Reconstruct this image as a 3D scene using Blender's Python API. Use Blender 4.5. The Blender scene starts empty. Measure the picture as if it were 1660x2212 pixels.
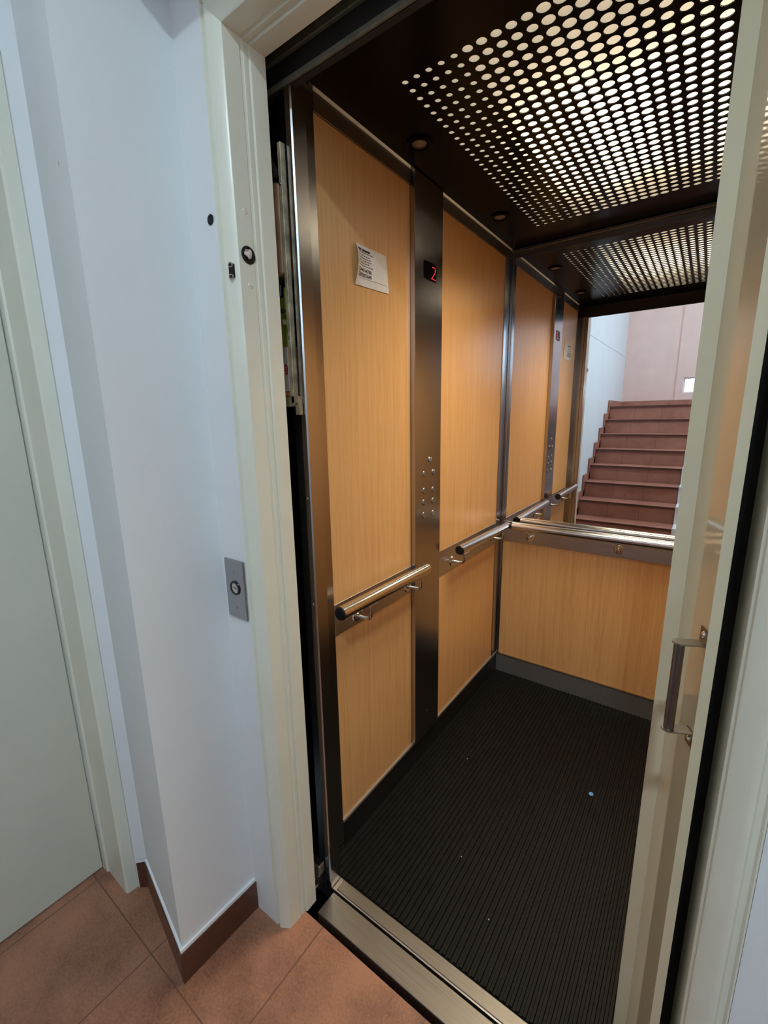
import bpy, bmesh, math, random
from mathutils import Vector, Matrix

# ------------------------------------------------------------------ camera, world, exposure
sc = bpy.context.scene
C = sc.collection
random.seed(7)
W_PX, H_PX, F_PX = 1660.0, 2212.0, 950.2
cam_d = bpy.data.cameras.new('camera')
cam_d.sensor_fit = 'HORIZONTAL'
cam_d.sensor_width = 36.0
cam_d.lens = 36.0 * F_PX / W_PX
cam_d.clip_start = 0.02
cam = bpy.data.objects.new('camera', cam_d)
C.objects.link(cam)
cam_fwd = Vector((-0.57748316, 0.78919231, -0.20901842))
cam_right = Vector((0.80893134, 0.58768491, -0.01601683))
cam_up = Vector((-0.11019661, 0.178331, 0.97778053))
M = Matrix.Identity(4)
for i in range(3):
    M[i][0] = cam_right[i]; M[i][1] = cam_up[i]; M[i][2] = -cam_fwd[i]
M.translation = (0.8152, -0.6956, 1.3677)
cam.matrix_world = M
sc.camera = cam

world = bpy.data.worlds.new('sky')
sc.world = world
world.use_nodes = True
bg = world.node_tree.nodes['Background']
bg.inputs[0].default_value = (0.58, 0.80, 1.0, 1)
bg.inputs[1].default_value = 2.6

CABIN_LAMP = 1.6          # cabin ceiling light: glow of the diffuser
CABIN_AREA_W = 7.2       # watts of each of two area lights added above the holes
HALL_LAMP = 330.0          # square hall ceiling lamp
STAIR_FILL_LAMP = 15.0       # unseen lamp added to light the stairs
sc.view_settings.view_transform = 'Standard'
sc.view_settings.look = 'None'
sc.view_settings.exposure = 1.1
sc.view_settings.gamma = 1.0
sc.view_settings.use_curve_mapping = False
try:
    sc.cycles.use_denoising = True
    sc.cycles.max_bounces = 12
    sc.cycles.diffuse_bounces = 5
    sc.cycles.glossy_bounces = 6
    sc.cycles.sample_clamp_indirect = 6.0
except Exception:
    pass

# ------------------------------------------------------------------ helpers
class MB:
    """Collects shapes into one mesh (world coordinates)."""
    def __init__(self):
        self.bm = bmesh.new()

    def box(self, x0, x1, y0, y1, z0, z1, bev=0.0, seg=1):
        r = bmesh.ops.create_cube(self.bm, size=1.0)
        vs = r['verts']
        for v in vs:
            v.co = Vector((x0 + (v.co.x + .5) * (x1 - x0), y0 + (v.co.y + .5) * (y1 - y0), z0 + (v.co.z + .5) * (z1 - z0)))
        if bev > 0:
            es = list({e for v in vs for e in v.link_edges})
            bmesh.ops.bevel(self.bm, geom=es, offset=bev, segments=seg, affect='EDGES', profile=.5)
        return self

    def prism(self, pts, axis, a, b):
        def mk(p, t):
            if axis == 'z': return (p[0], p[1], t)
            if axis == 'x': return (t, p[0], p[1])
            return (p[0], t, p[1])
        lo = [self.bm.verts.new(mk(p, a)) for p in pts]
        hi = [self.bm.verts.new(mk(p, b)) for p in pts]
        n = len(pts)
        for i in range(n):
            j = (i + 1) % n
            self.bm.faces.new((lo[i], lo[j], hi[j], hi[i]))
        f1 = self.bm.faces.new(lo[::-1]); f2 = self.bm.faces.new(hi)
        bmesh.ops.triangulate(self.bm, faces=[f1, f2])
        return self

    def cyl(self, p0, p1, r, n=24, r2=None):
        p0 = Vector(p0); p1 = Vector(p1); d = (p1 - p0)
        L = d.length; d.normalize()
        a = d.orthogonal().normalized(); b = d.cross(a)
        r2 = r if r2 is None else r2
        A = []; B = []
        for i in range(n):
            t = 2 * math.pi * i / n
            o = a * math.cos(t) + b * math.sin(t)
            A.append(self.bm.verts.new(p0 + o * r)); B.append(self.bm.verts.new(p1 + o * r2))
        for i in range(n):
            j = (i + 1) % n
            self.bm.faces.new((A[i], A[j], B[j], B[i]))
        self.bm.faces.new(A[::-1]); self.bm.faces.new(B)
        return self

    def ring(self, c, axis, r0, r1, h, n=32):
        """annulus of height h along axis"""
        c = Vector(c); d = Vector(axis).normalized()
        a = d.orthogonal().normalized(); b = d.cross(a)
        rows = []
        for rr, hh in ((r1, 0), (r1, h * .7), (r1 - (r1 - r0) * .25, h), (r0, h), (r0, 0)):
            rows.append([self.bm.verts.new(c + (a * math.cos(2 * math.pi * i / n) + b * math.sin(2 * math.pi * i / n)) * rr + d * hh) for i in range(n)])
        for k in range(5):
            k2 = (k + 1) % 5
            for i in range(n):
                j = (i + 1) % n
                self.bm.faces.new((rows[k][i], rows[k][j], rows[k2][j], rows[k2][i]))
        return self

    def dome(self, c, axis, r, h, n=16, m=5):
        c = Vector(c); d = Vector(axis).normalized()
        a = d.orthogonal().normalized(); b = d.cross(a)
        prev = None; first = None
        for k in range(m):
            t = math.pi / 2 * k / m
            row = [self.bm.verts.new(c + (a * math.cos(2 * math.pi * i / n) + b * math.sin(2 * math.pi * i / n)) * r * math.cos(t) + d * h * math.sin(t)) for i in range(n)]
            if prev:
                for i in range(n):
                    j = (i + 1) % n
                    self.bm.faces.new((prev[i], prev[j], row[j], row[i]))
            else:
                first = row
            prev = row
        top = self.bm.verts.new(c + d * h)
        for i in range(n):
            self.bm.faces.new((prev[i], prev[(i + 1) % n], top))
        self.bm.faces.new(first[::-1])
        return self

    def tube(self, pts, r, n=16):
        pts = [Vector(p) for p in pts]
        rows = []
        ref = None
        for k, p in enumerate(pts):
            if k == 0: d = pts[1] - pts[0]
            elif k == len(pts) - 1: d = pts[-1] - pts[-2]
            else: d = (pts[k + 1] - pts[k]).normalized() + (pts[k] - pts[k - 1]).normalized()
            d.normalize()
            if ref is None: ref = d.orthogonal().normalized()
            a = (ref - d * ref.dot(d)).normalized(); ref = a
            b = d.cross(a)
            rows.append([self.bm.verts.new(p + (a * math.cos(2 * math.pi * i / n) + b * math.sin(2 * math.pi * i / n)) * r) for i in range(n)])
        for k in range(len(rows) - 1):
            for i in range(n):
                j = (i + 1) % n
                self.bm.faces.new((rows[k][i], rows[k][j], rows[k + 1][j], rows[k + 1][i]))
        self.bm.faces.new(rows[0][::-1]); self.bm.faces.new(rows[-1])
        return self

    def quad(self, a, b, c, d):
        self.bm.faces.new([self.bm.verts.new(p) for p in (a, b, c, d)])
        return self

    def build(self, name, mat, parent=None, smooth=True, recalc=True):
        bm = self.bm
        if recalc: bmesh.ops.recalc_face_normals(bm, faces=bm.faces[:])
        lo = Vector((1e9,) * 3); hi = Vector((-1e9,) * 3)
        for v in bm.verts:
            for i in range(3):
                lo[i] = min(lo[i], v.co[i]); hi[i] = max(hi[i], v.co[i])
        org = Vector(((lo.x + hi.x) / 2, (lo.y + hi.y) / 2, lo.z))
        for v in bm.verts: v.co -= org
        me = bpy.data.meshes.new(name)
        bm.to_mesh(me); bm.free()
        if smooth:
            me.polygons.foreach_set('use_smooth', [True] * len(me.polygons))
            me.set_sharp_from_angle(angle=math.radians(32))
        me.materials.append(mat)
        o = bpy.data.objects.new(name, me)
        C.objects.link(o)
        place(o, org, parent)
        return o

WORLD = {}
def place(o, org, parent):
    if parent is not None:
        o.parent = parent
        o.location = org - WORLD[parent.name]
    else:
        o.location = org
    WORLD[o.name] = Vector(org)

def thing(name, label, cat, loc=(0, 0, 0), group=None):
    o = bpy.data.objects.new(name, None)
    o.empty_display_size = .05
    C.objects.link(o)
    place(o, Vector(loc), None)
    return tag(o, label, cat, group)

def tag(o, label, cat=None, group=None):
    o['label'] = label
    if cat: o['category'] = cat
    if group: o['group'] = group
    return o

def struct(o, label=None):
    o['kind'] = 'structure'
    if label: o['label'] = label
    return o

def copy_tree(src, offset, label=None, group=None):
    """a copy of a thing, its parts and their sub-parts, moved by offset"""
    off = Vector(offset)
    r = src.copy(); C.objects.link(r)
    r.location = src.location + off
    WORLD[r.name] = WORLD[src.name] + off
    if label: r['label'] = label
    if group: r['group'] = group
    for ch in list(src.children):
        c = ch.copy(); C.objects.link(c); c.parent = r
        WORLD[c.name] = WORLD[ch.name] + off
        for g in list(ch.children):
            q = g.copy(); C.objects.link(q); q.parent = c
            WORLD[q.name] = WORLD[g.name] + off
    return r

# ------------------------------------------------------------------ materials
def new_mat(name):
    m = bpy.data.materials.new(name); m.use_nodes = True
    nt = m.node_tree
    return m, nt, nt.nodes['Principled BSDF']

def pos_scaled(nt, s):
    g = nt.nodes.new('ShaderNodeNewGeometry')
    mp = nt.nodes.new('ShaderNodeMapping')
    mp.inputs['Scale'].default_value = s
    nt.links.new(g.outputs['Position'], mp.inputs['Vector'])
    return mp.outputs['Vector']

def noise(nt, vec, scale, detail=4, rough=.55):
    n = nt.nodes.new('ShaderNodeTexNoise')
    n.inputs['Scale'].default_value = scale; n.inputs['Detail'].default_value = detail
    n.inputs['Roughness'].default_value = rough
    nt.links.new(vec, n.inputs['Vector'])
    return n.outputs['Fac']

def ramp(nt, fac, stops):
    r = nt.nodes.new('ShaderNodeValToRGB')
    el = r.color_ramp.elements
    el[0].position, el[0].color = stops[0][0], (*stops[0][1], 1)
    el[1].position, el[1].color = stops[-1][0], (*stops[-1][1], 1)
    for p, c in stops[1:-1]:
        e = el.new(p); e.color = (*c, 1)
    nt.links.new(fac, r.inputs['Fac'])
    return r.outputs['Color']

def bump(nt, bs, height, strength, dist=.002):
    b = nt.nodes.new('ShaderNodeBump')
    b.inputs['Strength'].default_value = strength; b.inputs['Distance'].default_value = dist
    nt.links.new(height, b.inputs['Height'])
    nt.links.new(b.outputs['Normal'], bs.inputs['Normal'])

def plain(name, col, rough=.5, metal=0.0, var=.06, vscale=12, bmp=0.0, bscale=60, spec=.5, coat=0.0):
    m, nt, bs = new_mat(name)
    v = pos_scaled(nt, (1, 1, 1))
    f = noise(nt, v, vscale)
    a = tuple(max(0, c * (1 - var)) for c in col); b = tuple(c * (1 + var) for c in col)
    nt.links.new(ramp(nt, f, [(.3, a), (.7, b)]), bs.inputs['Base Color'])
    bs.inputs['Roughness'].default_value = rough
    bs.inputs['Metallic'].default_value = metal
    bs.inputs['Specular IOR Level'].default_value = spec
    bs.inputs['Coat Weight'].default_value = coat
    if bmp > 0:
        bump(nt, bs, noise(nt, v, bscale), bmp)
    return m

def brushed(name, col, rough=.3, scale=(6, 6, 300), var=.12, rvar=.15):
    """brushed metal; scale stretches the streaks"""
    m, nt, bs = new_mat(name)
    v = pos_scaled(nt, scale)
    f = noise(nt, v, 1.0, 3)
    a = tuple(c * (1 - var) for c in col); b = tuple(min(1, c * (1 + var)) for c in col)
    nt.links.new(ramp(nt, f, [(.3, a), (.7, b)]), bs.inputs['Base Color'])
    bs.inputs['Metallic'].default_value = 1.0
    rr = nt.nodes.new('ShaderNodeMapRange')
    rr.inputs['To Min'].default_value = rough * (1 - rvar); rr.inputs['To Max'].default_value = rough * (1 + rvar)
    nt.links.new(f, rr.inputs['Value']); nt.links.new(rr.outputs['Result'], bs.inputs['Roughness'])
    return m

def emit_mat(name, col, strength):
    m, nt, bs = new_mat(name)
    bs.inputs['Base Color'].default_value = (*col, 1)
    bs.inputs['Emission Color'].default_value = (*col, 1)
    bs.inputs['Emission Strength'].default_value = strength
    return m

MAT = {}
def wall_mat():
    m, nt, bs = new_mat('white_wall_paint')
    v = pos_scaled(nt, (1, 1, 1))
    f = noise(nt, v, 3, 3)
    col = ramp(nt, f, [(.3, (.725, .748, .755)), (.7, (.755, .778, .785))])
    vo = nt.nodes.new('ShaderNodeTexVoronoi'); vo.inputs['Scale'].default_value = 11
    nt.links.new(v, vo.inputs['Vector'])
    lt = nt.nodes.new('ShaderNodeMath'); lt.operation = 'LESS_THAN'; lt.inputs[1].default_value = .045
    nt.links.new(vo.outputs['Distance'], lt.inputs[0])
    g = nt.nodes.new('ShaderNodeMath'); g.operation = 'GREATER_THAN'; g.inputs[1].default_value = .62
    nt.links.new(noise(nt, v, 9, 1), g.inputs[0])
    k = nt.nodes.new('ShaderNodeMath'); k.operation = 'MULTIPLY'
    nt.links.new(lt.outputs[0], k.inputs[0]); nt.links.new(g.outputs[0], k.inputs[1])
    mix = nt.nodes.new('ShaderNodeMixRGB'); mix.inputs[2].default_value = (.40, .40, .41, 1)
    nt.links.new(k.outputs[0], mix.inputs[0]); nt.links.new(col, mix.inputs[1])
    nt.links.new(mix.outputs[0], bs.inputs['Base Color'])
    bs.inputs['Roughness'].default_value = .65
    bs.inputs['Specular IOR Level'].default_value = .3
    bump(nt, bs, noise(nt, v, 140), .12)
    return m
MAT['wall'] = wall_mat()
MAT['pinkwall'] = plain('pale_pink_plaster', (.80, .60, .53), .8, var=.04, vscale=5, bmp=.1, bscale=60, spec=.2)
MAT['ceilwhite'] = plain('white_ceiling_paint', (.82, .82, .82), .8, var=.02)
MAT['cream'] = plain('cream_gloss_paint', (.73, .725, .61), .28, var=.03, vscale=6, bmp=.05, bscale=90)
MAT['creamdoor'] = plain('cream_door_paint', (.62, .61, .51), .42, var=.03, vscale=4, bmp=.06, bscale=220)
MAT['creamleaf'] = plain('cream_enamel_paint', (.68, .61, .43), .05, var=.02, vscale=6)
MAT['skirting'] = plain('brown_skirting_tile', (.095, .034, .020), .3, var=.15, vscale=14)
MAT['caulk'] = plain('white_caulk', (.82, .84, .86), .5, var=.02)
MAT['black'] = plain('black_void_paint', (.006, .006, .007), .8, var=.1)
MAT['shaft'] = plain('dark_shaft_concrete', (.02, .02, .021), .9, var=.3)
MAT['glossblack'] = plain('glossy_black_panel', (.003, .0027, .0027), .22, var=.1, spec=.06)
MAT['rubber'] = plain('black_ribbed_rubber', (.0050, .0048, .0047), .55, var=.35, vscale=30, bmp=.2, bscale=400, spec=.16)
MAT['blackplastic'] = plain('black_plastic', (.012, .012, .014), .25, var=.1)
MAT['steel'] = brushed('brushed_steel', (.52, .52, .53), .33, (5, 5, 420), .10)
MAT['steelv'] = brushed('vertical_brushed_steel', (.44, .43, .44), .21, (500, 500, 3), .025, .04)
MAT['darksteel'] = brushed('dark_brushed_steel', (.30, .29, .29), .34, (5, 5, 420), .12)
MAT['headsteel'] = brushed('dull_grey_header_steel', (.20, .20, .19), .5, (5, 300, 300), .25)
MAT['chrome'] = plain('polished_chrome', (.72, .70, .67), .12, 1.0, var=.03)
MAT['tubesteel'] = brushed('satin_tube_steel', (.66, .65, .64), .2, (900, 8, 900), .04)
MAT['tubesteelx'] = brushed('satin_tube_steel_x', (.66, .65, .64), .2, (8, 900, 900), .04)
MAT['kick'] = brushed('grey_kick_steel', (.42, .43, .45), .55, (5, 5, 420), .08)  # lighter copy of the kick steel, hall light put into the colour
MAT['bracketsteel'] = plain('worn_bracket_steel', (.38, .36, .34), .28, 1.0, var=.15)
MAT['edgestrip'] = plain('pale_edge_strip', (.42, .40, .37), .5, .6, var=.05)
MAT['whitelip'] = plain('pale_lip_paint', (.80, .77, .70), .5, var=.04)  # light leaking at the ceiling edge, strengthened by this pale colour
MAT['headstrip'] = plain('dusty_header_strip', (.15, .145, .11), .6, .3, var=.25, vscale=40)
MAT['kickdark'] = brushed('dark_kick_steel', (.13, .13, .13), .4, (5, 5, 420), .1)  # darker copy of the kick steel, reflected dark floor put into the colour
MAT['handle'] = plain('dark_handle_steel', (.20, .18, .18), .3, 1.0, var=.1)
MAT['alu'] = brushed('brushed_sill_aluminium', (.19, .178, .165), .42, (4, 320, 320), .15)
MAT['mirror'] = plain('mirror_glass', (.90, .90, .89), .0, 1.0, var=0.0)
MAT['paper'] = plain('white_paper', (.72, .70, .68), .8, var=.03, vscale=40)
MAT['ink'] = plain('black_ink', (.03, .026, .03), .8, var=.2)
MAT['rust'] = plain('brown_machine_cover', (.46, .26, .13), .5, var=.25, vscale=18)
MAT['oldsteel'] = plain('stained_galvanised_steel', (.36, .30, .20), .5, .4, var=.5, vscale=26)
MAT['green'] = plain('yellow_green_lever', (.28, .36, .05), .5, var=.3, vscale=30)
MAT['labelwhite'] = plain('white_sticker', (.62, .68, .72), .4, var=.05)
MAT['labelred'] = plain('red_print', (.45, .02, .03), .5, var=.1)
MAT['blue'] = plain('blue_paper_scrap', (.08, .30, .62), .6, var=.1)
MAT['crumb'] = plain('pale_crumb', (.55, .52, .48), .8, var=.1)
MAT['lens'] = plain('dull_lamp_lens', (.22, .19, .13), .3, var=.1)
MAT['digit'] = emit_mat('red_led', (1.0, .02, .06), .62)
MAT['glow'] = emit_mat('lamp_diffuser_white', (.71, .90, 1.0), HALL_LAMP)
MAT['glow2'] = emit_mat('landing_lamp_diffuser', (1.0, .93, .90), STAIR_FILL_LAMP)
MAT['glass'] = None

def wood_mat():
    m, nt, bs = new_mat('light_oak_laminate')
    v = pos_scaled(nt, (70, 70, 1.6))
    f1 = noise(nt, v, 1.0, 5, .6)
    v2 = pos_scaled(nt, (260, 260, 9))
    f2 = noise(nt, v2, 1.0, 3)
    mx = nt.nodes.new('ShaderNodeMath'); mx.operation = 'MULTIPLY_ADD'
    mx.inputs[1].default_value = .45
    nt.links.new(f2, mx.inputs[0])
    sc_ = nt.nodes.new('ShaderNodeMath'); sc_.operation = 'MULTIPLY'; sc_.inputs[1].default_value = .6
    nt.links.new(f1, sc_.inputs[0]); nt.links.new(sc_.outputs[0], mx.inputs[2])
    col = ramp(nt, mx.outputs[0], [(.30, (.52, .275, .105)), (.52, (.65, .37, .152)), (.75, (.72, .43, .19))])
    nt.links.new(col, bs.inputs['Base Color'])
    bs.inputs['Roughness'].default_value = .30
    bs.inputs['Specular IOR Level'].default_value = .4
    bump(nt, bs, f2, .05, .0004)
    return m
MAT['wood'] = wood_mat()

def tile_mat(name, base, dark, pitch, ox, oy, grout):
    """terracotta floor tile with thin grout lines in world x/y"""
    m, nt, bs = new_mat(name)
    v = pos_scaled(nt, (1, 1, 1))
    big = noise(nt, v, 5.5, 4, .6)
    v2 = pos_scaled(nt, (1, 1, 1))
    fine = noise(nt, v2, 160, 3, .7)
    add = nt.nodes.new('ShaderNodeMath'); add.operation = 'MULTIPLY_ADD'; add.inputs[1].default_value = .42
    nt.links.new(fine, add.inputs[0])
    s = nt.nodes.new('ShaderNodeMath'); s.operation = 'MULTIPLY'; s.inputs[1].default_value = .66
    nt.links.new(big, s.inputs[0]); nt.links.new(s.outputs[0], add.inputs[2])
    col = ramp(nt, add.outputs[0], [(.38, dark), (.64, base)])
    sep = nt.nodes.new('ShaderNodeSeparateXYZ')
    g = nt.nodes.new('ShaderNodeNewGeometry'); nt.links.new(g.outputs['Position'], sep.inputs[0])
    def line(sock, off):
        a = nt.nodes.new('ShaderNodeMath'); a.operation = 'ADD'; a.inputs[1].default_value = -off + pitch * 100
        nt.links.new(sock, a.inputs[0])
        d = nt.nodes.new('ShaderNodeMath'); d.operation = 'DIVIDE'; d.inputs[1].default_value = pitch
        nt.links.new(a.outputs[0], d.inputs[0])
        fr = nt.nodes.new('ShaderNodeMath'); fr.operation = 'FRACT'; nt.links.new(d.outputs[0], fr.inputs[0])
        c = nt.nodes.new('ShaderNodeMath'); c.operation = 'PINGPONG'; c.inputs[1].default_value = .5
        nt.links.new(fr.outputs[0], c.inputs[0])
        lt = nt.nodes.new('ShaderNodeMath'); lt.operation = 'LESS_THAN'; lt.inputs[1].default_value = .0052
        nt.links.new(c.outputs[0], lt.inputs[0])
        return lt.outputs[0]
    mxx = nt.nodes.new('ShaderNodeMath'); mxx.operation = 'MAXIMUM'
    nt.links.new(line(sep.outputs[0], ox), mxx.inputs[0]); nt.links.new(line(sep.outputs[1], oy), mxx.inputs[1])
    mix = nt.nodes.new('ShaderNodeMixRGB')
    nt.links.new(mxx.outputs[0], mix.inputs[0]); nt.links.new(col, mix.inputs[1]); mix.inputs[2].default_value = (*grout, 1)
    nt.links.new(mix.outputs[0], bs.inputs['Base Color'])
    bs.inputs['Roughness'].default_value = .42
    bump(nt, bs, fine, .08, .001)
    return m
MAT['tile'] = tile_mat('terracotta_floor_tile', (.42, .19, .112), (.18, .076, .045), .326, .106, -.350, (.17, .075, .045))
MAT['steptile'] = tile_mat('red_brown_step_tile', (.44, .19, .135), (.31, .12, .082), .30, .02, 50.15, (.16, .06, .04))

def cabin_lamp_mat():
    m, nt, bs = new_mat('cabin_light_diffuser')
    g = nt.nodes.new('ShaderNodeNewGeometry')
    sep = nt.nodes.new('ShaderNodeSeparateXYZ'); nt.links.new(g.outputs['Position'], sep.inputs[0])
    def gauss(sock, c, w):
        a = nt.nodes.new('ShaderNodeMath'); a.operation = 'SUBTRACT'; a.inputs[1].default_value = c
        nt.links.new(sock, a.inputs[0])
        d = nt.nodes.new('ShaderNodeMath'); d.operation = 'DIVIDE'; d.inputs[1].default_value = w
        nt.links.new(a.outputs[0], d.inputs[0])
        p = nt.nodes.new('ShaderNodeMath'); p.operation = 'POWER'; p.inputs[1].default_value = 2
        nt.links.new(d.outputs[0], p.inputs[0])
        n = nt.nodes.new('ShaderNodeMath'); n.operation = 'MULTIPLY'; n.inputs[1].default_value = -1
        nt.links.new(p.outputs[0], n.inputs[0])
        e = nt.nodes.new('ShaderNodeMath'); e.operation = 'EXPONENT'; nt.links.new(n.outputs[0], e.inputs[0])
        return e.outputs[0]
    # two lamp tubes running front to back above the diffuser
    t = nt.nodes.new('ShaderNodeMath'); t.operation = 'ADD'
    nt.links.new(gauss(sep.outputs[0], .44, .13), t.inputs[0]); nt.links.new(gauss(sep.outputs[0], .72, .15), t.inputs[1])
    u = nt.nodes.new('ShaderNodeMath'); u.operation = 'MULTIPLY'
    nt.links.new(t.outputs[0], u.inputs[0]); nt.links.new(gauss(sep.outputs[1], .80, .23), u.inputs[1])
    k = nt.nodes.new('ShaderNodeMath'); k.operation = 'MULTIPLY_ADD'
    k.inputs[1].default_value = CABIN_LAMP * 1.2; k.inputs[2].default_value = CABIN_LAMP * .13
    nt.links.new(u.outputs[0], k.inputs[0])
    bs.inputs['Base Color'].default_value = (.8, .75, .6, 1)
    bs.inputs['Emission Color'].default_value = (1.0, .85, .60, 1)
    nt.links.new(k.outputs[0], bs.inputs['Emission Strength'])
    return m
MAT['cabinlamp'] = cabin_lamp_mat()

# ------------------------------------------------------------------ the setting: hall
D = 1.4328            # depth of the lift car (mirror plane)
CW = 1.09             # width of the lift car
HC = 2.10             # height of the car
TOP = 4.3

struct(MB().box(-.75, 1.9, -4.1, -.042, -.12, 0).build('floor', MAT['tile']), 'terracotta tiled hall floor')
pill = [(-.75, -.2855), (-.419, -.2855), (-.40, -.262), (-.096, -.324), (-.092, -.112), (-.0042, -.1105), (-.0042, .0), (-.75, .0)]
struct(MB().prism(pill, 'z', 0, 2.7).build('wall_front', MAT['wall'], smooth=False), 'white plastered pier left of the lift door')
w = MB()
w.box(.9185, 1.9, -.1105, 0, 0, 2.7)
w.box(-.0041, .9185, -.1105, 0, 2.0995, 2.7)
struct(w.build('wall_front_right', MAT['wall'], smooth=False), 'white wall above and right of the lift door')
# dropped beam over the lift door (above the picture; it throws the shadow on the pier and frame)
struct(MB().box(-.091, 1.9, -.30, -.113, 2.172, 2.7).build('trim_1', MAT['wall'], smooth=False))
w = MB()
w.box(-.75, -.42, -1.25, -1.12, 0, 2.7)
w.box(-.75, -.42, -1.12, -.2855, 2.10, 2.7)
w.box(-.75, -.29, -4.2, -1.25, 0, TOP)
w.box(-.292, -.286, -4.0, -1.25, 2.176, 2.186)
struct(w.build('wall_left', MAT['wall'], smooth=False), 'white stairwell wall with a faint horizontal plaster line')
w = MB()
w.box(-.29, .455, -4.2, -4.0, 0, TOP)
w.box(.455, .73, -4.2, -4.0, 0, 1.64)
w.box(.455, .73, -4.2, -4.0, 1.85, TOP)
w.box(.73, 1.9, -4.2, -4.0, 0, TOP)
w.box(.37, .455, -4.0, -3.985, 1.47, TOP); w.box(.73, 1.9, -4.0, -3.985, 1.47, TOP)
w.box(.455, .73, -4.0, -3.985, 1.47, 1.64); w.box(.455, .73, -4.0, -3.985, 1.85, TOP)
struct(w.build('wall_back', MAT['pinkwall'], smooth=False), 'pale pink wall at the top of the stairs')
w = MB()
w.box(1.9, 2.05, -1.0, 0, 0, 2.7)
w.box(1.9, 2.05, -4.2, -1.0, 0, 1.9); w.box(1.9, 2.05, -4.2, -1.0, 3.5, TOP)
w.box(1.9, 2.05, -4.2, -3.4, 1.9, 3.5); w.box(1.9, 2.05, -1.9, -1.0, 1.9, 3.5)
struct(w.build('wall_right', MAT['wall'], smooth=False))
w = MB()
w.box(-.75, 2.05, -1.55, 0, 2.7, 2.8); w.box(-.75, 2.05, -1.65, -1.55, 2.7, TOP)
w.box(-.75, 2.05, -4.2, -1.55, TOP, TOP + .1)
struct(w.build('ceiling', MAT['ceilwhite'], smooth=False))

def glass_mat():
    m, nt, bs = new_mat('window_glass')
    bs.inputs['Base Color'].default_value = (.95, .97, 1, 1)
    bs.inputs['Transmission Weight'].default_value = 1.0
    bs.inputs['Roughness'].default_value = .0
    bs.inputs['IOR'].default_value = 1.05
    return m
MAT['glass'] = glass_mat()
def window(name, x0, x1, y0, y1, z0, z1, along, label):
    f = MB(); t = .018
    if along == 'x':
        f.box(x0, x0 + t, y0, y1, z0, z1); f.box(x1 - t, x1, y0, y1, z0, z1)
        f.box(x0 + t, x1 - t, y0, y1, z0, z0 + t); f.box(x0 + t, x1 - t, y0, y1, z1 - t, z1)
    else:
        f.box(x0, x1, y0, y0 + t, z0, z1); f.box(x0, x1, y1 - t, y1, z0, z1)
        f.box(x0, x1, y0 + t, y1 - t, z0, z0 + t); f.box(x0, x1, y0 + t, y1 - t, z1 - t, z1)
    o = struct(f.build(name, MAT['ceilwhite'], smooth=False), label)
    g = MB()
    if along == 'x': g.box(x0 + t, x1 - t, (y0 + y1) / 2 - .002, (y0 + y1) / 2 + .002, z0 + t, z1 - t)
    else: g.box((x0 + x1) / 2 - .002, (x0 + x1) / 2 + .002, y0 + t, y1 - t, z0 + t, z1 - t)
    g.build('pane', MAT['glass'], o, smooth=False)
window('window_1', .455, .73, -4.12, -4.06, 1.64, 1.85, 'x', 'small bright window in the pink stair wall, seen in the mirror')
window('window_2', 1.95, 2.01, -3.4, -1.9, 1.9, 3.5, 'y', 'stairwell window')  # not in view, added to bring daylight into the stairwell

# skirting tiles on the pier
def skirt(pts, name, label, z1=.090):
    o = struct(MB().prism(pts, 'z', 0, z1).build(name, MAT['skirting'], smooth=False), label)
    return o
b1 = skirt([(-.0915, -.112), (-.0955, -.3235), (-.396, -.2615), (-.417, -.2845), (-.423, -.2845), (-.400, -.2700), (-.0875, -.3345), (-.0810, -.112)],
           'baseboard_front', 'dark brown tile skirting around the white pier')
MB().prism([(-.0915, -.112), (-.0955, -.3235), (-.396, -.2615), (-.417, -.2845), (-.421, -.2845), (-.3995, -.2672), (-.0900, -.3310), (-.0840, -.112)], 'z', .090, .099).build('caulk_line', MAT['caulk'], b1, smooth=False)['label'] = 'white caulk line on top of the skirting'

# ------------------------------------------------------------------ left hall door
dr = thing('door_2', 'cream flat hall door in a cream frame at the left', None, (-.56, -.7, 0))
dr['kind'] = 'structure'
fr = [(-.62, -.3215), (-.548, -.3215), (-.546, -.3165), (-.54, -.3165), (-.432, -.3165), (-.428, -.312), (-.425, -.2862), (-.62, -.2862)]
MB().prism(fr, 'z', 0, 2.10).build('frame_post', MAT['cream'], dr, smooth=False)
fr2 = [(x, -1.4105 - y) for x, y in fr][::-1]
MB().prism(fr2, 'z', 0, 2.10).build('frame_post', MAT['cream'], dr, smooth=False)
MB().box(-.62, -.425, -1.088, -.3217, 2.03, 2.10).build('frame_head', MAT['cream'], dr, smooth=False)
MB().box(-.615, -.572, -1.086, -.3240, .006, 2.028, .002).build('door_leaf', MAT['creamdoor'], dr)

# ------------------------------------------------------------------ lift landing door frame
lf = thing('door_1', 'cream painted steel frame of the lift doorway', None, (.45, -.06, 0))
lf['kind'] = 'structure'
prof = [(-.0038, -.0), (-.0038, -.1118), (-.002, -.1112), (.000, -.1055), (.006, -.1055), (.009, -.111), (.013, -.1105),
        (.016, -.1085), (.033, -.098), (.0352, -.095), (.0365, -.060), (.0345, -.057), (.0355, -.053), (.0375, -.052), (.0385, -.044), (.0375, -.041), (.0415, -.039), (.042, -.034), (.042, -.004)]
ZT = 2.0978
jl = MB().prism(prof, 'z', 0, ZT).build('jamb', MAT['cream'], lf)
RX = .914
profr = [(RX - x, y) for x, y in prof[:9]] + [(.8785, -.0950), (.8778, -.0850), (.8750, -.0825), (.8742, -.0775), (.8752, -.0735), (.8772, -.0720), (.8735, .0425)]
profr[0] = (profr[0][0], .0425)
jr = MB().prism(profr[::-1], 'z', 0, ZT).build('jamb', MAT['cream'], lf)
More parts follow.
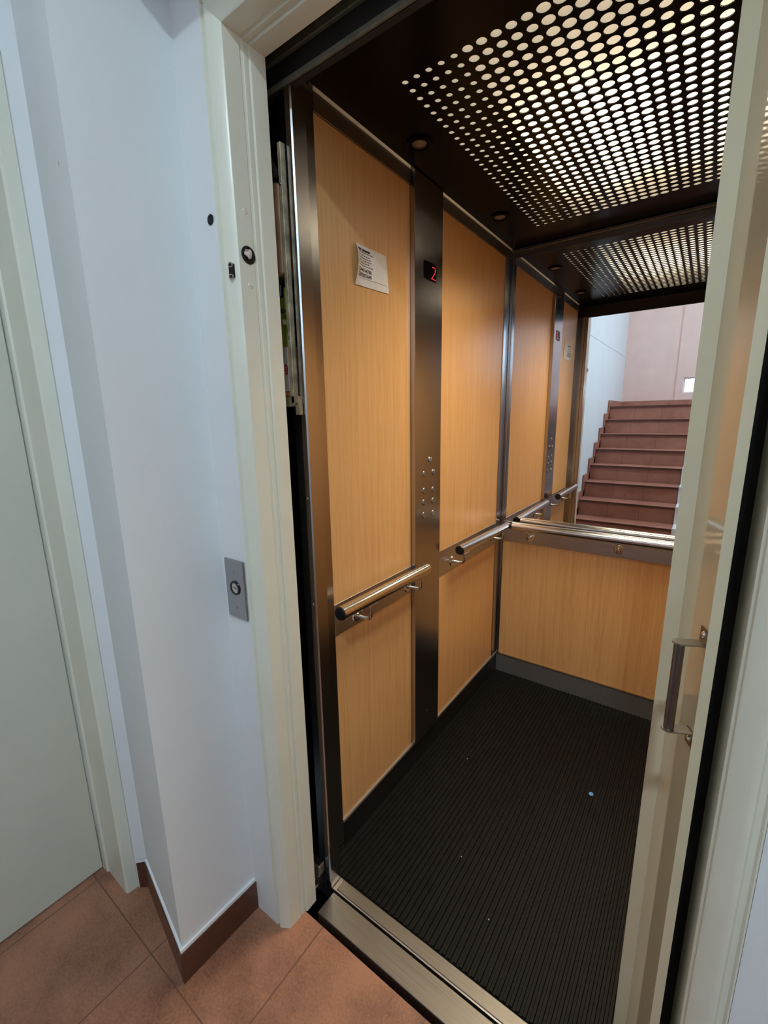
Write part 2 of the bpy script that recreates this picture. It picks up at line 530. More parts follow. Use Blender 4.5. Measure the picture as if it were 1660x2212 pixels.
# head: same profile turned, between the jambs (mitred look comes from the matching profile)
headp = [(y, 2.052 + (.042 - x)) for x, y in prof]
hd = MB()
bm = hd.bm
rowL = [bm.verts.new((px, y, 2.052 + (.042 - px))) for px, y in prof]
rowR = [bm.verts.new((RX - px, y, 2.052 + (.042 - px))) for px, y in prof]
n = len(prof)
for i in range(n):
    j = (i + 1) % n
    bm.faces.new((rowL[i], rowL[j], rowR[j], rowR[i]))
hd.build('head', MAT['cream'], lf)
# hardware on the left jamb: keyhole, lock roller recess, strike holes, screws
def on_reveal(y): return .0352 + (.0365 - .0352) * (y + .095) / .035
MB().cyl((-.0225, -.1127, 1.754), (-.0225, -.1118, 1.754), .0095, 20).build('key_hole', MAT['black'], jl)['label'] = 'round black hole'
rr = MB(); rr.ring((on_reveal(-.075) - .0002, -.0735, 1.688), (1, 0, 0), .0125, .0165, .0022); 
lk = rr.build('lock_ring', MAT['blackplastic'], jl)
MB().cyl((on_reveal(-.07) - .0001, -.0735, 1.688), (on_reveal(-.07) + .0008, -.0735, 1.688), .0125, 20).build('lock_recess', MAT['black'], lk)
q = MB(); q.cyl((on_reveal(-.075), -.0775, 1.690), (on_reveal(-.075) + .0065, -.0745, 1.688), .0085, 18); q.build('lock_roller', MAT['chrome'], lk)['label'] = 'chrome roller'
for z in (1.766, 1.632):
    s_ = MB(); s_.dome((on_reveal(-.073) - .0002, -.073, z), (1, 0, 0), .0062, .0012); s_.box(on_reveal(-.073) + .0004, on_reveal(-.073) + .0014, -.078, -.068, z - .0005, z + .0005)
    s_.build('screw', MAT['cream'], jl)
st = MB()
cx, cy = .0225, -.1050
nx, ny = .52, -.854
stp = MB().tube([(cx, cy, 1.643), (cx, cy, 1.667)], .0060, 14).build('strike_plate', MAT['black'], jl)
for z in (1.643, 1.664):
    MB().ring((cx + nx * .0052, cy + ny * .0052, z), (nx, ny, 0), .0030, .0050, .0016, 20).build('contact_ring', MAT['darksteel'], stp)

# call button plate on the left casing
cp = thing('call_button_plate', 'steel plate with a single round lift call button beside the lift door', 'call button', (-.0450, -.113, .905))
MB().box(-.0790, -.0095, -.1175, -.1128, .907, 1.052, .0008).build('plate', MAT['steelv'], cp)
bz = .983; bx = -.0440
MB().ring((bx, -.1175, bz), (0, -1, 0), .0125, .0175, .0030).build('button_ring', MAT['blackplastic'], cp)
bt = MB().cyl((bx, -.1172, bz), (bx, -.1192, bz), .0124, 28).build('button', MAT['chrome'], cp)
MB().tube([(bx - .006, -.1195, bz + .001), (bx - .001, -.1195, bz + .0022), (bx + .003, -.1195, bz - .0012), (bx + .0075, -.1195, bz + .0)], .0006, 8).build('button_mark', MAT['ink'], bt)
for z in (1.022, .934):
    s_ = MB(); s_.dome((bx, -.1174, z), (0, -1, 0), .0032, .0014); s_.build('screw', MAT['darksteel'], cp)

# ------------------------------------------------------------------ lift shaft
w = MB()
w.box(-.45, -.40, .001, 1.75, -.4, 2.75); w.box(1.40, 1.45, .001, 1.75, -.4, 2.75)
w.box(-.45, 1.45, 1.70, 1.75, -.4, 2.75); w.box(-.45, 1.45, .001, 1.75, 2.70, 2.75); w.box(-.45, 1.45, -.12, 1.75, -.45, -.40)
w.box(-.45, 1.45, -.12, -.045, -.40, -.121)
struct(w.build('wall_shaft', MAT['shaft'], smooth=False), 'dark lift shaft seen through the gap')

# ------------------------------------------------------------------ lift car shell
struct(MB().box(-.02, CW + .02, .05, 1.46, -.05, -.002).build('floor_car', MAT['darksteel'], smooth=False))
struct(MB().box(-.035, -.0085, .0895, 1.47, 0, 2.16).build('wall_car_left', MAT['darksteel'], smooth=False))
struct(MB().box(-.0085, CW + .0085, 1.4418, 1.47, 0, 2.16).build('wall_car_back', MAT['darksteel'], smooth=False))
struct(MB().box(CW + .0085, CW + .035, .0895, 1.47, 0, 2.16).build('wall_car_right', MAT['darksteel'], smooth=False))
struct(MB().box(-.035, CW + .035, .0895, 1.47, 2.16, 2.19).build('ceiling_car', MAT['darksteel'], smooth=False))

# front posts and header
fp = MB(); fp.box(.0355, .056, .044, .0885, -.001, 2.03, .003); fp.box(.0, .0356, .082, .0884, -.001, 2.03)
p1 = struct(fp.build('trim_2', MAT['steelv']), 'brushed steel front post of the lift car')
for z in (1.18, .905): 
    s_ = MB(); s_.dome((.044, .0441, z), (0, -1, 0), .003, .0015); s_.build('screw', MAT['chrome'], p1)
struct(MB().box(.8605, CW, .044, .0885, -.001, 2.03, .003).build('trim_3', MAT['shaft']), 'right front post of the lift car')  # coloured near-black so the gap beside the door leaf looks shaded
struct(MB().box(.0, .003, .0890, .165, .0, HC).build('trim_4', MAT['steelv']), 'steel return strip at the front of the left car wall')
h = MB(); h.box(-.035, CW + .035, .050, .0640, 2.0305, 2.159)
hh_ = struct(h.build('trim_5', MAT['shaft'], smooth=False), 'dark header over the car entrance')
for y0_, z0_, z1_ in ((.0420, 2.0305, 2.042), (.040, 2.078, 2.097)):
    MB().box(-.02, CW, y0_, .0497, z0_, z1_, .002).build('header_strip', MAT['headstrip'], hh_)

# sill
sl = thing('door_sill', 'brushed metal threshold sill with a guide groove at the car entrance', 'door sill', (.47, .03, -.04))
MB().box(.067, .95, -.024, .043, -.035, 0, .0015).build('front_plate', MAT['alu'], sl)
MB().box(.069, .95, .054, .0885, -.035, 0, .0015).build('rear_plate', MAT['alu'], sl)
MB().box(.067, .95, .0435, .0535, -.035, -.014).build('guide_groove', MAT['black'], sl)
MB().box(.067, .95, -.0238, -.020, -.10, -.0355).build('apron', MAT['black'], sl)

# ribbed mat
mt = MB()
y0, y1 = .0895, 1.425
mt.box(.004, CW - .004, y0, y1, -.0015, .003)
nrib = 66; pitch = (CW - .02) / nrib
for i in range(nrib):
    x = .010 + pitch * (i + .5)
    mt.prism([(x - .0050, .003), (x + .0050, .003), (x + .0034, .0066), (x - .0034, .0066)], 'y', y0 + .001, y1 - .001)
tag(mt.build('rubber_mat', MAT['rubber'], smooth=False), 'black ribbed rubber mat covering the lift car floor', 'floor mat')

# skirting of the car
kl = struct(MB().box(-.008, .003, .166, 1.430, .0, .098).build('baseboard_left', MAT['kickdark'], smooth=False), 'dark steel kick plate along the left car wall')
MB().box(-.008, .0050, .166, 1.430, .0985, .1078).build('edge_strip', MAT['edgestrip'], kl, smooth=False)
kb = struct(MB().box(.005, CW - .005, 1.4305, 1.4415, .0, .100).build('baseboard_back', MAT['kick'], smooth=False), 'grey steel kick plate under the back panel')
MB().box(.005, CW - .005, 1.4285, 1.4415, .1005, .1045).build('edge_strip', MAT['chrome'], kb, smooth=False)
struct(MB().box(CW - .003, CW + .008, .0895, 1.430, .0, .100).build('baseboard_right', MAT['darksteel'], smooth=False))

# wood panels
def panel(mb, label):
    return tag(mb.build('wall_panel', MAT['wood']), label, 'wood panel', 'light oak panels lining the lift car')
ZP = .797
panel(MB().box(-.008, .0, .166, .578, ZP + .001, 2.056, .0008), 'tall light oak panel with the paper notice, left of the button column')
panel(MB().box(-.008, .0, .166, .578, .108, ZP - .001, .0008), 'low light oak panel under the front handrail, left of the button column')
panel(MB().box(-.008, .0, .758, 1.3655, ZP + .001, 2.056, .0008), 'tall light oak panel between the button column and the mirror corner')
panel(MB().box(-.008, .0, .758, 1.3655, .108, ZP - .001, .0008), 'low light oak panel between the button column and the back corner')
panel(MB().box(.017, CW - .017, 1.4335, 1.4415, .106, ZP - .001, .0008), 'wide light oak panel on the back wall under the mirror')
panel(MB().box(CW, CW + .008, .0895, 1.425, .101, 2.056, .0008), 'light oak panel on the right car wall')

# top trims and corner trims
t = MB(); tl = MB(); t.box(-.008, .004, .166, .577, 2.057, 2.0968); tl.box(-.008, .0046, .166, .577, 2.0970, 2.134)
t.box(-.008, .004, .757, 1.430, 2.057, 2.0968); tl.box(-.008, .0046, .757, 1.430, 2.0970, 2.134)
t6 = struct(t.build('trim_6', MAT['steel'], smooth=False), 'steel strip along the top of the left car wall')
tl.build('lip', MAT['whitelip'], t6, smooth=False)
t = MB(); t.box(-.008, .0035, 1.3665, 1.4300, .108, 2.0565, .001); t.box(.0036, .0155, 1.4265, 1.4415, .106, 2.0985, .002)
struct(t.build('trim_7', MAT['steelv']), 'vertical steel corner strip beside the mirror')
t = MB(); t.box(.0165, CW - .0165, 1.4305, 1.4415, 2.064, 2.0985)
t.box(.0165, CW - .0165, 1.4180, 1.4300, 2.0855, 2.0985, .002)
struct(t.build('trim_8', MAT['headsteel']), 'dark strip between the car ceiling and the mirror')

# mirror
mr = thing('wall_mirror', 'large wall mirror on the back wall of the lift car reflecting the stairs', 'mirror', (.54, 1.435, .845))
MB().box(.020, CW - .020, D, 1.4400, .849, 2.0635).build('mirror_glass', MAT['mirror'], mr, smooth=False)
MB().box(.0160, .0198, D - .001, 1.4415, .845, 2.0635).build('edge_bead', MAT['chrome'], mr, smooth=False)

# ------------------------------------------------------------------ handrails
def handrail(label, p0, p1, wall, plate, feet, tube_mat):
    """wall='x': rail along y on the left wall; wall='y': rail along x on the back wall"""
    root = thing('handrail', label, 'handrail', ((p0[0] + p1[0]) / 2, (p0[1] + p1[1]) / 2, .74), 'tubular steel handrails')
    d = (Vector(p1) - Vector(p0)).normalized()
    MB().box(*plate, .0008).build('backing_plate', MAT['steel'], root)
    R = .0195
    MB().cyl(Vector(p0) + d * .004, Vector(p1) - d * .004, R, 40).build('tube', tube_mat, root)
    for p, s in ((p0, -1), (p1, 1)):
        a = Vector(p) + d * (-s * .004)
        m = MB(); m.cyl(a, a + d * s * .004, R + .0002, 40, R - .002); m.build('end_cap', MAT['blackplastic'], root)
    for f in feet:
        m = MB()
        if wall == 'x':
            b = Vector((plate[1], f, .778)); nrm = Vector((1, 0, 0)); top = Vector((p0[0], f, p0[2] - R))
        else:
            b = Vector((f, plate[2], .778)); nrm = Vector((0, -1, 0)); top = Vector((f, p0[1], p0[2] - R))
        m.cyl(b, b + nrm * .004, .021, 28, .018); m.cyl(b + nrm * .004, b + nrm * .010, .010, 20, .008)
        e = b + nrm * ((top - b).dot(nrm))
        m.tube([b + nrm * .008, b + nrm * .03, e + Vector((0, 0, .002)) - nrm * .008, e + Vector((0, 0, .012)), top + Vector((0, 0, .001))], .0058, 14)
        m.box(top.x - (.012 if wall == 'x' else .022), top.x + (.012 if wall == 'x' else .022), top.y - (.022 if wall == 'x' else .012), top.y + (.022 if wall == 'x' else .012), top.z - .0025, top.z + .0015, .001)
        m.build('bracket', MAT['chrome'], root)
    return root
handrail('short steel handrail nearest the entrance, left of the button column', (.060, .125, .849), (.060, .594, .843), 'x', (.0005, .0035, .1665, .5765, .748, .846), (.262, .548), MAT['tubesteel'])
handrail('short steel handrail between the button column and the back corner', (.060, .842, .8445), (.060, 1.368, .8365), 'x', (.0005, .0035, .7695, 1.3655, .742, .846), (.890, 1.320), MAT['tubesteel'])
handrail('long steel handrail across the back wall under the mirror', (.082, 1.372, .8385), (1.02, 1.372, .8385), 'y', (.0165, CW - .0165, 1.4295, 1.4328, .742, .846), (.158, .548, .935), MAT['tubesteelx'])

# ------------------------------------------------------------------ control column
co = thing('control_panel', 'tall brushed steel control column with floor buttons and a red digit display', 'lift control panel', (.008, .666, .10))
MB().box(-.008, .018, .5790, .7565, .1085, 2.0975, .0015).build('column', MAT['steelv'], co)
# display
def chamfer_rect(y0, y1, z0, z1):
    c = .012
    return [(y0 + .003, z0 + .002), ((y0 + y1) / 2, z0), (y1 - .003, z0 + .002), (y1, (z0 + z1) / 2), (y1 - .003, z1 - .002), ((y0 + y1) / 2, z1), (y0 + .003, z1 - .002), (y0, (z0 + z1) / 2)]
dsp = MB().prism(chamfer_rect(.631, .712, 1.806, 1.862), 'x', .0178, .0195).build('display', MAT['glossblack'], co)
# digit 2 made of seven-segment bars, slightly slanted
dg = MB()
yc, zc, hw, hh, th = .691, 1.832, .0100, .0180, .0010
def seg(a, b):
    def sl(p): return (.0198, yc + p[0] + p[1] * .12, zc + p[1])
    dg.tube([sl(a), sl(b)], th, 8)
seg((-hw, hh), (hw * .7, hh)); seg((hw * .7, hh), (hw, hh * .8)); seg((hw, hh * .8), (hw, hh * .15)); seg((hw, hh * .15), (-hw, -hh)); seg((-hw, -hh), (hw, -hh))
dg.cyl((.0195, yc + hw + .0035, zc - hh), (.0200, yc + hw + .0035, zc - hh), .0016, 10)
dg.build('digit', MAT['digit'], dsp)['label'] = 'red glowing digit 2'
# buttons: one key switch on top and eight floor buttons
def button(y, z, key=False):
    b = MB(); b.ring((.0178, y, z), (1, 0, 0), .0090, .0112, .0022, 28)
    o = b.build('button_collar', MAT['darksteel'], co)
    c = MB()
    c.cyl((.0178, y, z), (.0200, y, z), .0088, 26, .0082)
    if key:
        c.box(.0200, .0245, y - .0016, y + .0016, z - .0070, z + .0070, .0006)
    c.build('key_switch' if key else 'button', MAT['chrome'] if key else MAT['steel'], o)
    if not key:
        k = MB(); k.box(.0200, .0203, y - .0016, y + .0016, z - .003, z + .003); k.build('button_mark', MAT['ink'], o)
button(.678, 1.219, True)
button(.703, 1.172, True)
for y, z in ((.6395, 1.172), (.6395, 1.112), (.703, 1.108), (.6370, 1.070), (.7035, 1.067), (.6370, 1.024), (.7035, 1.020)):
    button(y, z)
MB().dome((.0179, .664, .212), (1, 0, 0), .003, .0012).build('screw', MAT['chrome'], co)

# ------------------------------------------------------------------ paper notice on the tall panel
TL, TR, BR, BL = (.303, 1.823), (.446, 1.826), (.459, 1.727), (.300, 1.721)
def sheet(s, t, lift=0.0):
    """s 0..1 to the right, t 0..1 downwards"""
    y = (TL[0] * (1 - s) + TR[0] * s) * (1 - t) + (BL[0] * (1 - s) + BR[0] * s) * t
    z = (TL[1] * (1 - s) + TR[1] * s) * (1 - t) + (BL[1] * (1 - s) + BR[1] * s) * t
    curl = .014 * (max(0, .35 - s) / .35) ** 2 * math.sin(math.pi * min(1, t * .85 + .12)) + .002
    return Vector((curl + lift, y, z))
pn = MB()
NS, NT = 16, 14
g0 = [[pn.bm.verts.new(sheet(i / NS, j / NT)) for i in range(NS + 1)] for j in range(NT + 1)]
g1 = [[pn.bm.verts.new(sheet(i / NS, j / NT, -.0003)) for i in range(NS + 1)] for j in range(NT + 1)]
for j in range(NT):
    for i in range(NS):
        pn.bm.faces.new((g0[j][i], g0[j][i + 1], g0[j + 1][i + 1], g0[j + 1][i]))
        pn.bm.faces.new((g1[j][i], g1[j + 1][i], g1[j + 1][i + 1], g1[j][i + 1]))
for j in range(NT):
    pn.bm.faces.new((g0[j][0], g0[j + 1][0], g1[j + 1][0], g1[j][0])); pn.bm.faces.new((g0[j][NS], g1[j][NS], g1[j + 1][NS], g0[j + 1][NS]))
for i in range(NS):
    pn.bm.faces.new((g0[0][i], g1[0][i], g1[0][i + 1], g0[0][i + 1])); pn.bm.faces.new((g0[NT][i], g0[NT][i + 1], g1[NT][i + 1], g1[NT][i]))
notice = tag(pn.build('paper_notice', MAT['paper']), 'small white printed notice with two phone numbers taped to the oak panel', 'notice')

def add_text(mb, body, s0, t0, size_s, size_t):
    """text laid on the sheet: left edge s0, top t0, scaled to size_s wide and size_t tall"""
    cu = bpy.data.curves.new('type', 'FONT'); cu.body = body; cu.offset = .025
    to = bpy.data.objects.new('type', cu); C.objects.link(to)
    dg_ = bpy.context.evaluated_depsgraph_get(); dg_.update()
    me = bpy.data.meshes.new_from_object(to.evaluated_get(dg_))
    xs = [v.co.x for v in me.vertices]; ys = [v.co.y for v in me.vertices]
    x0, x1, y0_, y1_ = min(xs), max(xs), min(ys), max(ys)
    vs = [mb.bm.verts.new(sheet(s0 + (v.co.x - x0) / (x1 - x0) * size_s, t0 + (y1_ - v.co.y) / (y1_ - y0_) * size_t, .0005)) for v in me.vertices]
    for p in me.polygons:
        try: mb.bm.faces.new([vs[i] for i in p.vertices])
        except ValueError: pass
    bpy.data.objects.remove(to); bpy.data.curves.remove(cu); bpy.data.meshes.remove(me)
def ink_bar(mb, s0, s1, t0, t1):
    k = 4
    for a in range(k):
        u0 = s0 + (s1 - s0) * a / k; u1 = s0 + (s1 - s0) * (a + 1) / k
        mb.quad(sheet(u0, t0, .0005), sheet(u1, t0, .0005), sheet(u1, t1, .0005), sheet(u0, t1, .0005))
tx = MB()
add_text(tx, '2344744788', .05, .555, .43, .092)
add_text(tx, '2303052640', .05, .675, .43, .092)
# the heading and the small lines are too blurred to read: word-sized ink strokes
for a, b in ((.06, .18), (.20, .46)): ink_bar(tx, a, b, .085, .135)
for a, b in ((.06, .16), (.18, .33), (.35, .44), (.46, .56)): ink_bar(tx, a, b, .16, .178)
rows_ = [(.235, .46), (.295, .50), (.355, .49), (.415, .45), (.48, .55)]
for tt, end in rows_:
    s = .06
    while s < end - .03:
        wl = random.uniform(.03, .085)
        ink_bar(tx, s, min(end, s + wl), tt, tt + .020)
        s += wl + .018
ink_bar(tx, .08, .93, .800, .806)
tx.build('printed_text', MAT['ink'], notice, smooth=False, recalc=False)

# ------------------------------------------------------------------ car ceiling
PX, PY, NX, NY = .03042, .03180, 25, 31
X0, Y0 = .1790, .2810
def hole_r(i):
    k = min(i, NX - 1 - i)
    return .0077 if k < 5 else (.0112 if k < 10 else .0132)
pc = MB(); bm = pc.bm
zb, zt = HC, HC + .0025
NSEG = 16
angs = [2 * math.pi * k / NSEG for k in range(NSEG)]
cache = {}
def gv(x, y, z):
    key = (round(x, 5), round(y, 5), round(z, 5))
    if key not in cache: cache[key] = bm.verts.new((x, y, z))
    return cache[key]
for i in range(NX):
    for j in range(NY):
        cx, cy = X0 + i * PX, Y0 + j * PY
        r = hole_r(i)
        inn = [bm.verts.new((cx + r * math.cos(a), cy + r * math.sin(a), zb)) for a in angs]
        inu = [bm.verts.new((cx + r * math.cos(a), cy + r * math.sin(a), zt)) for a in angs]
        out = []
        for a in angs:
            c_, s_ = math.cos(a), math.sin(a)
            m_ = max(abs(c_), abs(s_))
            out.append(gv(cx + PX / 2 * c_ / m_, cy + PY / 2 * s_ / m_, zb))
        for k in range(NSEG):
            l = (k + 1) % NSEG
            bm.faces.new((inn[k], inn[l], out[l], out[k]))
            bm.faces.new((inn[k], inu[k], inu[l], inn[l]))
gx0, gx1 = X0 - PX / 2, X0 + PX * (NX - .5); gy0, gy1 = Y0 - PY / 2, Y0 + PY * (NY - .5)
for a in ((.0115, gx0, .0660, 1.4415), (gx1, CW, .0660, 1.4415), (gx0, gx1, .0660, gy0), (gx0, gx1, gy1, 1.4415)):
    pc.quad((a[0], a[2], zb), (a[1], a[2], zb), (a[1], a[3], zb), (a[0], a[3], zb))
cl = thing('ceiling_light_panel', 'glossy black car ceiling panel perforated with rows of glowing round holes', 'ceiling light', (.545, .76, HC))
pc.build('perforated_sheet', MAT['glossblack'], cl, smooth=False, recalc=False)
MB().quad((.13, .24, HC + .006), (.96, .24, HC + .006), (.96, 1.28, HC + .006), (.13, 1.28, HC + .006)).build('diffuser', MAT['cabinlamp'], cl, smooth=False)['label'] = 'warm glowing diffuser'
MB().box(-.008, CW, .0660, 1.4415, HC + .035, HC + .04).build('housing', MAT['ceilwhite'], cl, smooth=False)

for tx_ in (.44, .72):      # added area lights with narrow spread, lighting the car through the holes
    ar = bpy.data.lights.new('lamp_tube', 'AREA')
    ar.shape = 'RECTANGLE'; ar.size = .20; ar.size_y = .64
    ar.energy = CABIN_AREA_W; ar.color = (1.0, .85, .60); ar.spread = math.radians(126)
    lo_ = bpy.data.objects.new('lamp_tube', ar); C.objects.link(lo_)
    place(lo_, Vector((tx_, .80, HC + .0045)), cl)

def downlight(x, y, label):
    root = thing('downlight', label, 'downlight', (x, y, HC - .006), 'unlit round downlights in the car ceiling')
    MB().ring((x, y, HC + .0), (0, 0, -1), .026, .036, .006, 40).build('trim_ring', MAT['glossblack'], root)
    MB().ring((x, y, HC + .0), (0, 0, -1), .0195, .0215, .004, 36).build('inner_ring', MAT['darksteel'], root)
    MB().dome((x, y, HC - .0005), (0, 0, -1), .0190, .0035, 28).build('lens', MAT['lens'], root)
    return root
dl = downlight(.089, .489, 'round unlit downlight near the entrance, above the paper notice')
copy_tree(dl, (.003, .573, 0), 'round unlit downlight near the mirror, deeper in the car ceiling')

# ------------------------------------------------------------------ folded lift door leaf on the right
Pc2, Pc1 = (.8551, -.036), (.8432, -.0305)
Pb0, Pb1 = (.8455, -.0180), (.8113, .1496)
Pa = (.7887, .1564)
leaf = [Pc2, Pc1, (.8436, -.0190), Pb0, Pb1, Pa, (.7900, .1620), (.8150, .1680), (.8530, .1640), (.8550, .020)]
ld = thing('lift_door_leaf', 'cream steel lift door leaf folded back at the right jamb with a small pull handle', 'door leaf', (.825, .05, .009))
MB().prism(leaf, 'z', .009, 2.025).build('leaf', MAT['creamleaf'], ld, smooth=False)
base = Vector((.8420, -.0010, 0)); bar = Vector((.8150, -.0135, 0))
hn = (bar - base).normalized(); tn = Vector((hn.y, -hn.x, 0))
hz0, hz1 = .9275, 1.060
hm = MB().cyl((bar.x, bar.y, hz0), (bar.x, bar.y, hz1), .0066, 24).build('pull_handle', MAT['handle'], ld)
for z, up in ((hz1, 1), (hz0 - .0022, -1)):
    m = MB()
    wv = .0092
    # flat bracket with a rounded end, cranked flange at the door side
    pts = []
    for k in range(9):
        a = math.pi / 2 + math.pi * k / 8
        pts.append(bar + tn * (wv * math.sin(a) * 1.0) + hn * (-wv * math.cos(a)))
    ring_pts = [(p.x, p.y) for p in pts] + [((base - tn * wv).x + hn.x * .001, (base - tn * wv).y + hn.y * .001), ((base + tn * wv).x + hn.x * .001, (base + tn * wv).y + hn.y * .001)]
    m.prism(ring_pts, 'z', z, z + .0022)
    f0 = base + hn * .0003; f1 = base + hn * .0024
    fl = [((f0 - tn * wv).x, (f0 - tn * wv).y), ((f0 + tn * wv).x, (f0 + tn * wv).y), ((f1 + tn * wv).x, (f1 + tn * wv).y), ((f1 - tn * wv).x, (f1 - tn * wv).y)]
    za, zb_ = (z, z + .024) if up > 0 else (z - .021, z + .0022)
    m.prism(fl, 'z', za, zb_)
    br = m.build('bracket', MAT['bracketsteel'], hm, smooth=False)
    zs = z + .0145 if up > 0 else z - .0115
    pz = base + hn * .0024
    MB().dome((pz.x, pz.y, zs), (hn.x, hn.y, 0), .0044, .0030, 16).build('screw', MAT['chrome'], hm)

# ------------------------------------------------------------------ door operator in the gap behind the left jamb
op = thing('door_lock_operator', 'greasy lock operator with a white sticker in the gap behind the left jamb', 'lock operator', (.0, .04, 1.40))
m = MB(); m.box(.0235, .0325, .0300, .0340, 1.405, 1.93, .0006); m.box(.0300, .0325, .0340, .0435, 1.405, 1.93)
ch = m.build('channel', MAT['oldsteel'], op)
for z in (1.853, 1.548):
    MB().dome((.028, .0300, z), (0, -1, 0), .0036, .003).build('bolt', MAT['darksteel'], ch)
MB().box(-.062, .0095, .0350, .0800, 1.682, 1.868, .006).build('motor_cover', MAT['rust'], op)['label'] = 'brown cover'
m = MB(); m.prism([(-.07, 1.99), (.010, 1.875), (.014, 1.875), (.014, 1.885), (-.06, 2.0)], 'y', .034, .04); m.prism([(-.07, 1.90), (.010, 1.870), (.014, 1.868), (.010, 1.880), (-.07, 1.915)], 'y', .030, .036)
m.build('stay_bracket', MAT['headsteel'], op, smooth=False)
m = MB(); m.cyl((-.022, .046, 1.60), (-.022, .046, 1.682), .007); m.cyl((-.022, .046, 1.645), (-.022, .046, 1.668), .011); m.cyl((-.030, .040, 1.612), (.012, .034, 1.606), .005)
m.build('linkage', MAT['darksteel'], op)
m = MB(); m.box(-.028, -.006, .048, .054, 1.535, 1.64); m.box(-.002, .010, .048, .054, 1.535, 1.66)
m.build('lever', MAT['green'], op)['label'] = 'yellow green lever'
MB().cyl((-.004, .032, 1.578), (.016, .030, 1.582), .006).build('pivot', MAT['oldsteel'], op)
bx_ = MB().box(-.032, .0145, .0420, .0700, 1.420, 1.534, .003).build('gear_case', MAT['rust'], op)
m = MB(); m.box(-.0065, .0075, .0406, .0416, 1.433, 1.530)
stk = m.build('sticker', MAT['labelwhite'], bx_, smooth=False)
stk['label'] = 'white sticker'
e = MB(); cz = 1.482
pts = [(.0008 + .0052 * math.cos(2 * math.pi * k / 24), cz + .0125 * math.sin(2 * math.pi * k / 24)) for k in range(24)]
e.prism(pts, 'y', .0400, .0405)
em = e.build('emblem', MAT['labelred'], op, smooth=False)
e = MB()
for dz in (-.005, 0, .005): e.box(-.0018, .0034, .0396, .0399, cz + dz - .0007, cz + dz + .0007)
e.build('emblem_mark', MAT['labelwhite'], em, smooth=False)
m = MB(); m.prism([(-.028, 1.420), (.0455, 1.420), (.0455, 1.404), (.034, 1.398), (-.012, 1.398)], 'y', .030, .060)
m.box(.036, .047, .030, .042, 1.378, 1.404)
m.build('foot_bracket', MAT['oldsteel'], op, smooth=False)
# guide shoe low in the gap
gs = MB(); gs.box(-.012, .036, .020, .043, .055, .090, .003); gs.box(-.004, .030, .022, .042, .0, .050, .002); gs.cyl((.012, .012, .03), (.012, .022, .03), .005); gs.cyl((.022, .012, .012), (.022, .022, .012), .004)
tag(gs.build('guide_shoe', MAT['darksteel']), 'small grey metal guide block at the foot of the front post', 'guide block')

# ------------------------------------------------------------------ litter on the mat
sb = MB(); sb.prism([(.604, .836), (.612, .829), (.621, .838), (.617, .848), (.607, .847)], 'z', .0069, .0078)
tag(sb.build('paper_scrap', MAT['blue'], smooth=False), 'tiny blue scrap of paper lying on the black mat', 'litter')
for x, y, lab in ((.167, .737, 'tiny pale crumb on the mat close to the left kick plate'), (.330, .352, 'tiny pale crumb on the mat nearest the sill groove end'), (.471, .234, 'tiny pale crumb on the mat farthest right, by the sill')):
    c = MB(); c.dome((x, y, .0066), (0, 0, 1), .0022, .0018, 7, 3)
    tag(c.build('crumb', MAT['crumb'], smooth=False), lab, 'crumb', 'pale crumbs on the mat')

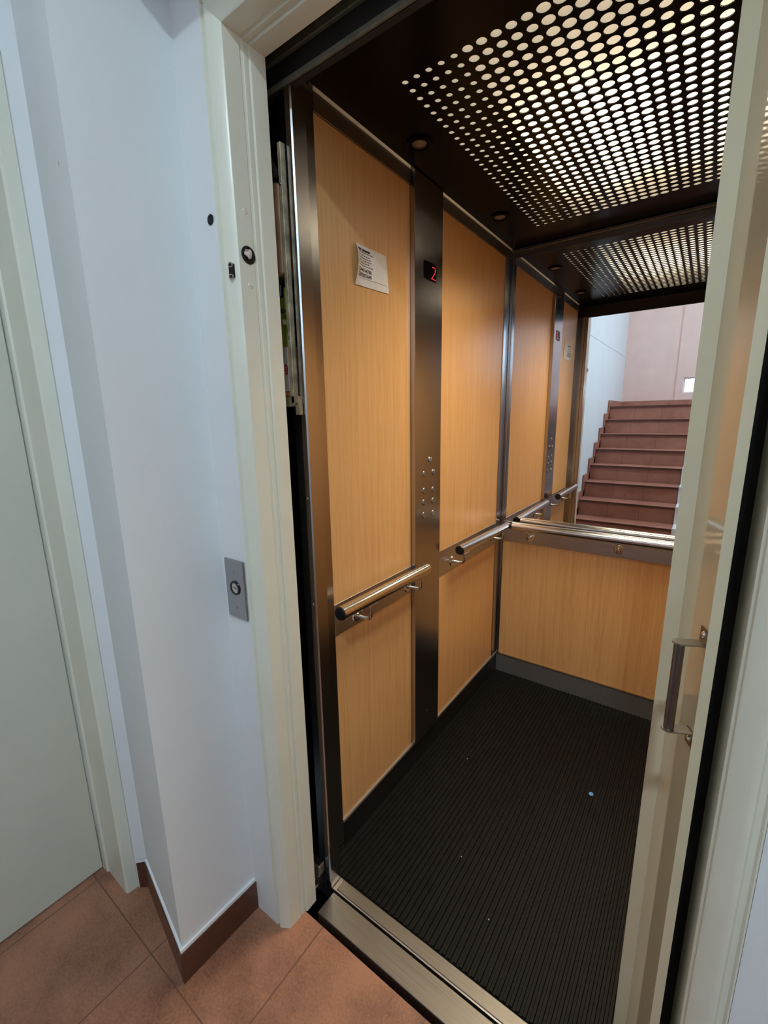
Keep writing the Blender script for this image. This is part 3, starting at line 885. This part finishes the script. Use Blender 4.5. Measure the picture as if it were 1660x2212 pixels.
# ------------------------------------------------------------------ stairs behind the camera (seen in the mirror)
NZ = 9
ztop, ytop, rise, tread = 1.4717, -2.9923, .170, .2339
stair = thing('staircase', 'straight red brown tiled staircase rising away from the lift, seen in the mirror', 'staircase', (.18, -2.0, 0))
XL, XR = -.27, .630
for k in range(NZ):
    zt_ = ztop - rise * k; ye = ytop + tread * k
    yb = ye - tread if k > 0 else -3.985
    zlow = max(0, zt_ - rise) if k < NZ - 1 else 0
    m = MB()
    m.box(XL, XR, yb - (.02 if k > 0 else 0), ye - .018, zlow - (0 if k == NZ - 1 else .02), zt_ - .020)
    m.box(XL, XR, yb if k > 0 else -3.985, ye, zt_ - .0195, zt_, .004)
    stp_ = m.build('step', MAT['steptile'], stair)
    n_ = MB(); n_.box(XL + .002, XR - .002, ye - .006, ye + .002, zt_ - .024, zt_ - .002)  # thin dark line along the front edge of the step
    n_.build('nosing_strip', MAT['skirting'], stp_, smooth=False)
# stepped skirting tile on the left wall and along the landing
m = MB()
for k in range(NZ):
    zt_ = ztop - rise * k; ye = ytop + tread * k
    yb = ye - tread if k > 0 else -3.985
    m.box(-.2855, -.2705, yb - .02 if k > 0 else yb, ye + .045, max(0, zt_ - rise), zt_ + .075)
m.box(-.27, .63, -3.9845, -3.972, ztop + .0005, ztop + .078)
struct(m.build('baseboard_stair', MAT['skirting'] if False else MAT['steptile'], smooth=False), 'stepped red brown tile skirting beside the stairs')
m = MB()
for k in range(NZ):
    zt_ = ztop - rise * k; ye = ytop + tread * k
    yb = ye - tread if k > 0 else ye - .25
    m.box(.6305, .70, yb, ye, 0, zt_ + .004)
struct(m.build('wall_stair', MAT['wall'], smooth=False), 'white stepped string wall on the right side of the stairs')
struct(MB().box(.701, 1.9, -3.98, -2.99, 1.30, ztop).build('floor_landing', MAT['steptile'], smooth=False))

# ------------------------------------------------------------------ hall lamp, and a lamp added over the stairs
def ceiling_lamp(x, y, z, s, mat, label):
    root = thing('ceiling_lamp', label, 'lamp', (x, y, z - .05))
    MB().box(x - s, x + s, y - s, y + s, z - .045, z - .001, .004).build('lamp_body', MAT['ceilwhite'], root)
    MB().box(x - s + .02, x + s - .02, y - s + .02, y + s - .02, z - .050, z - .0455).build('lamp_diffuser', mat, root, smooth=False)
    return root
ceiling_lamp(1.0, -1.24, 2.70, .065, MAT['glow'], 'small square lamp on the hall ceiling above the camera')
ceiling_lamp(.5, -2.0, 4.30, .20, MAT['glow2'], 'square lamp on the stairwell ceiling over the stairs')  # added out of view to brighten the risers
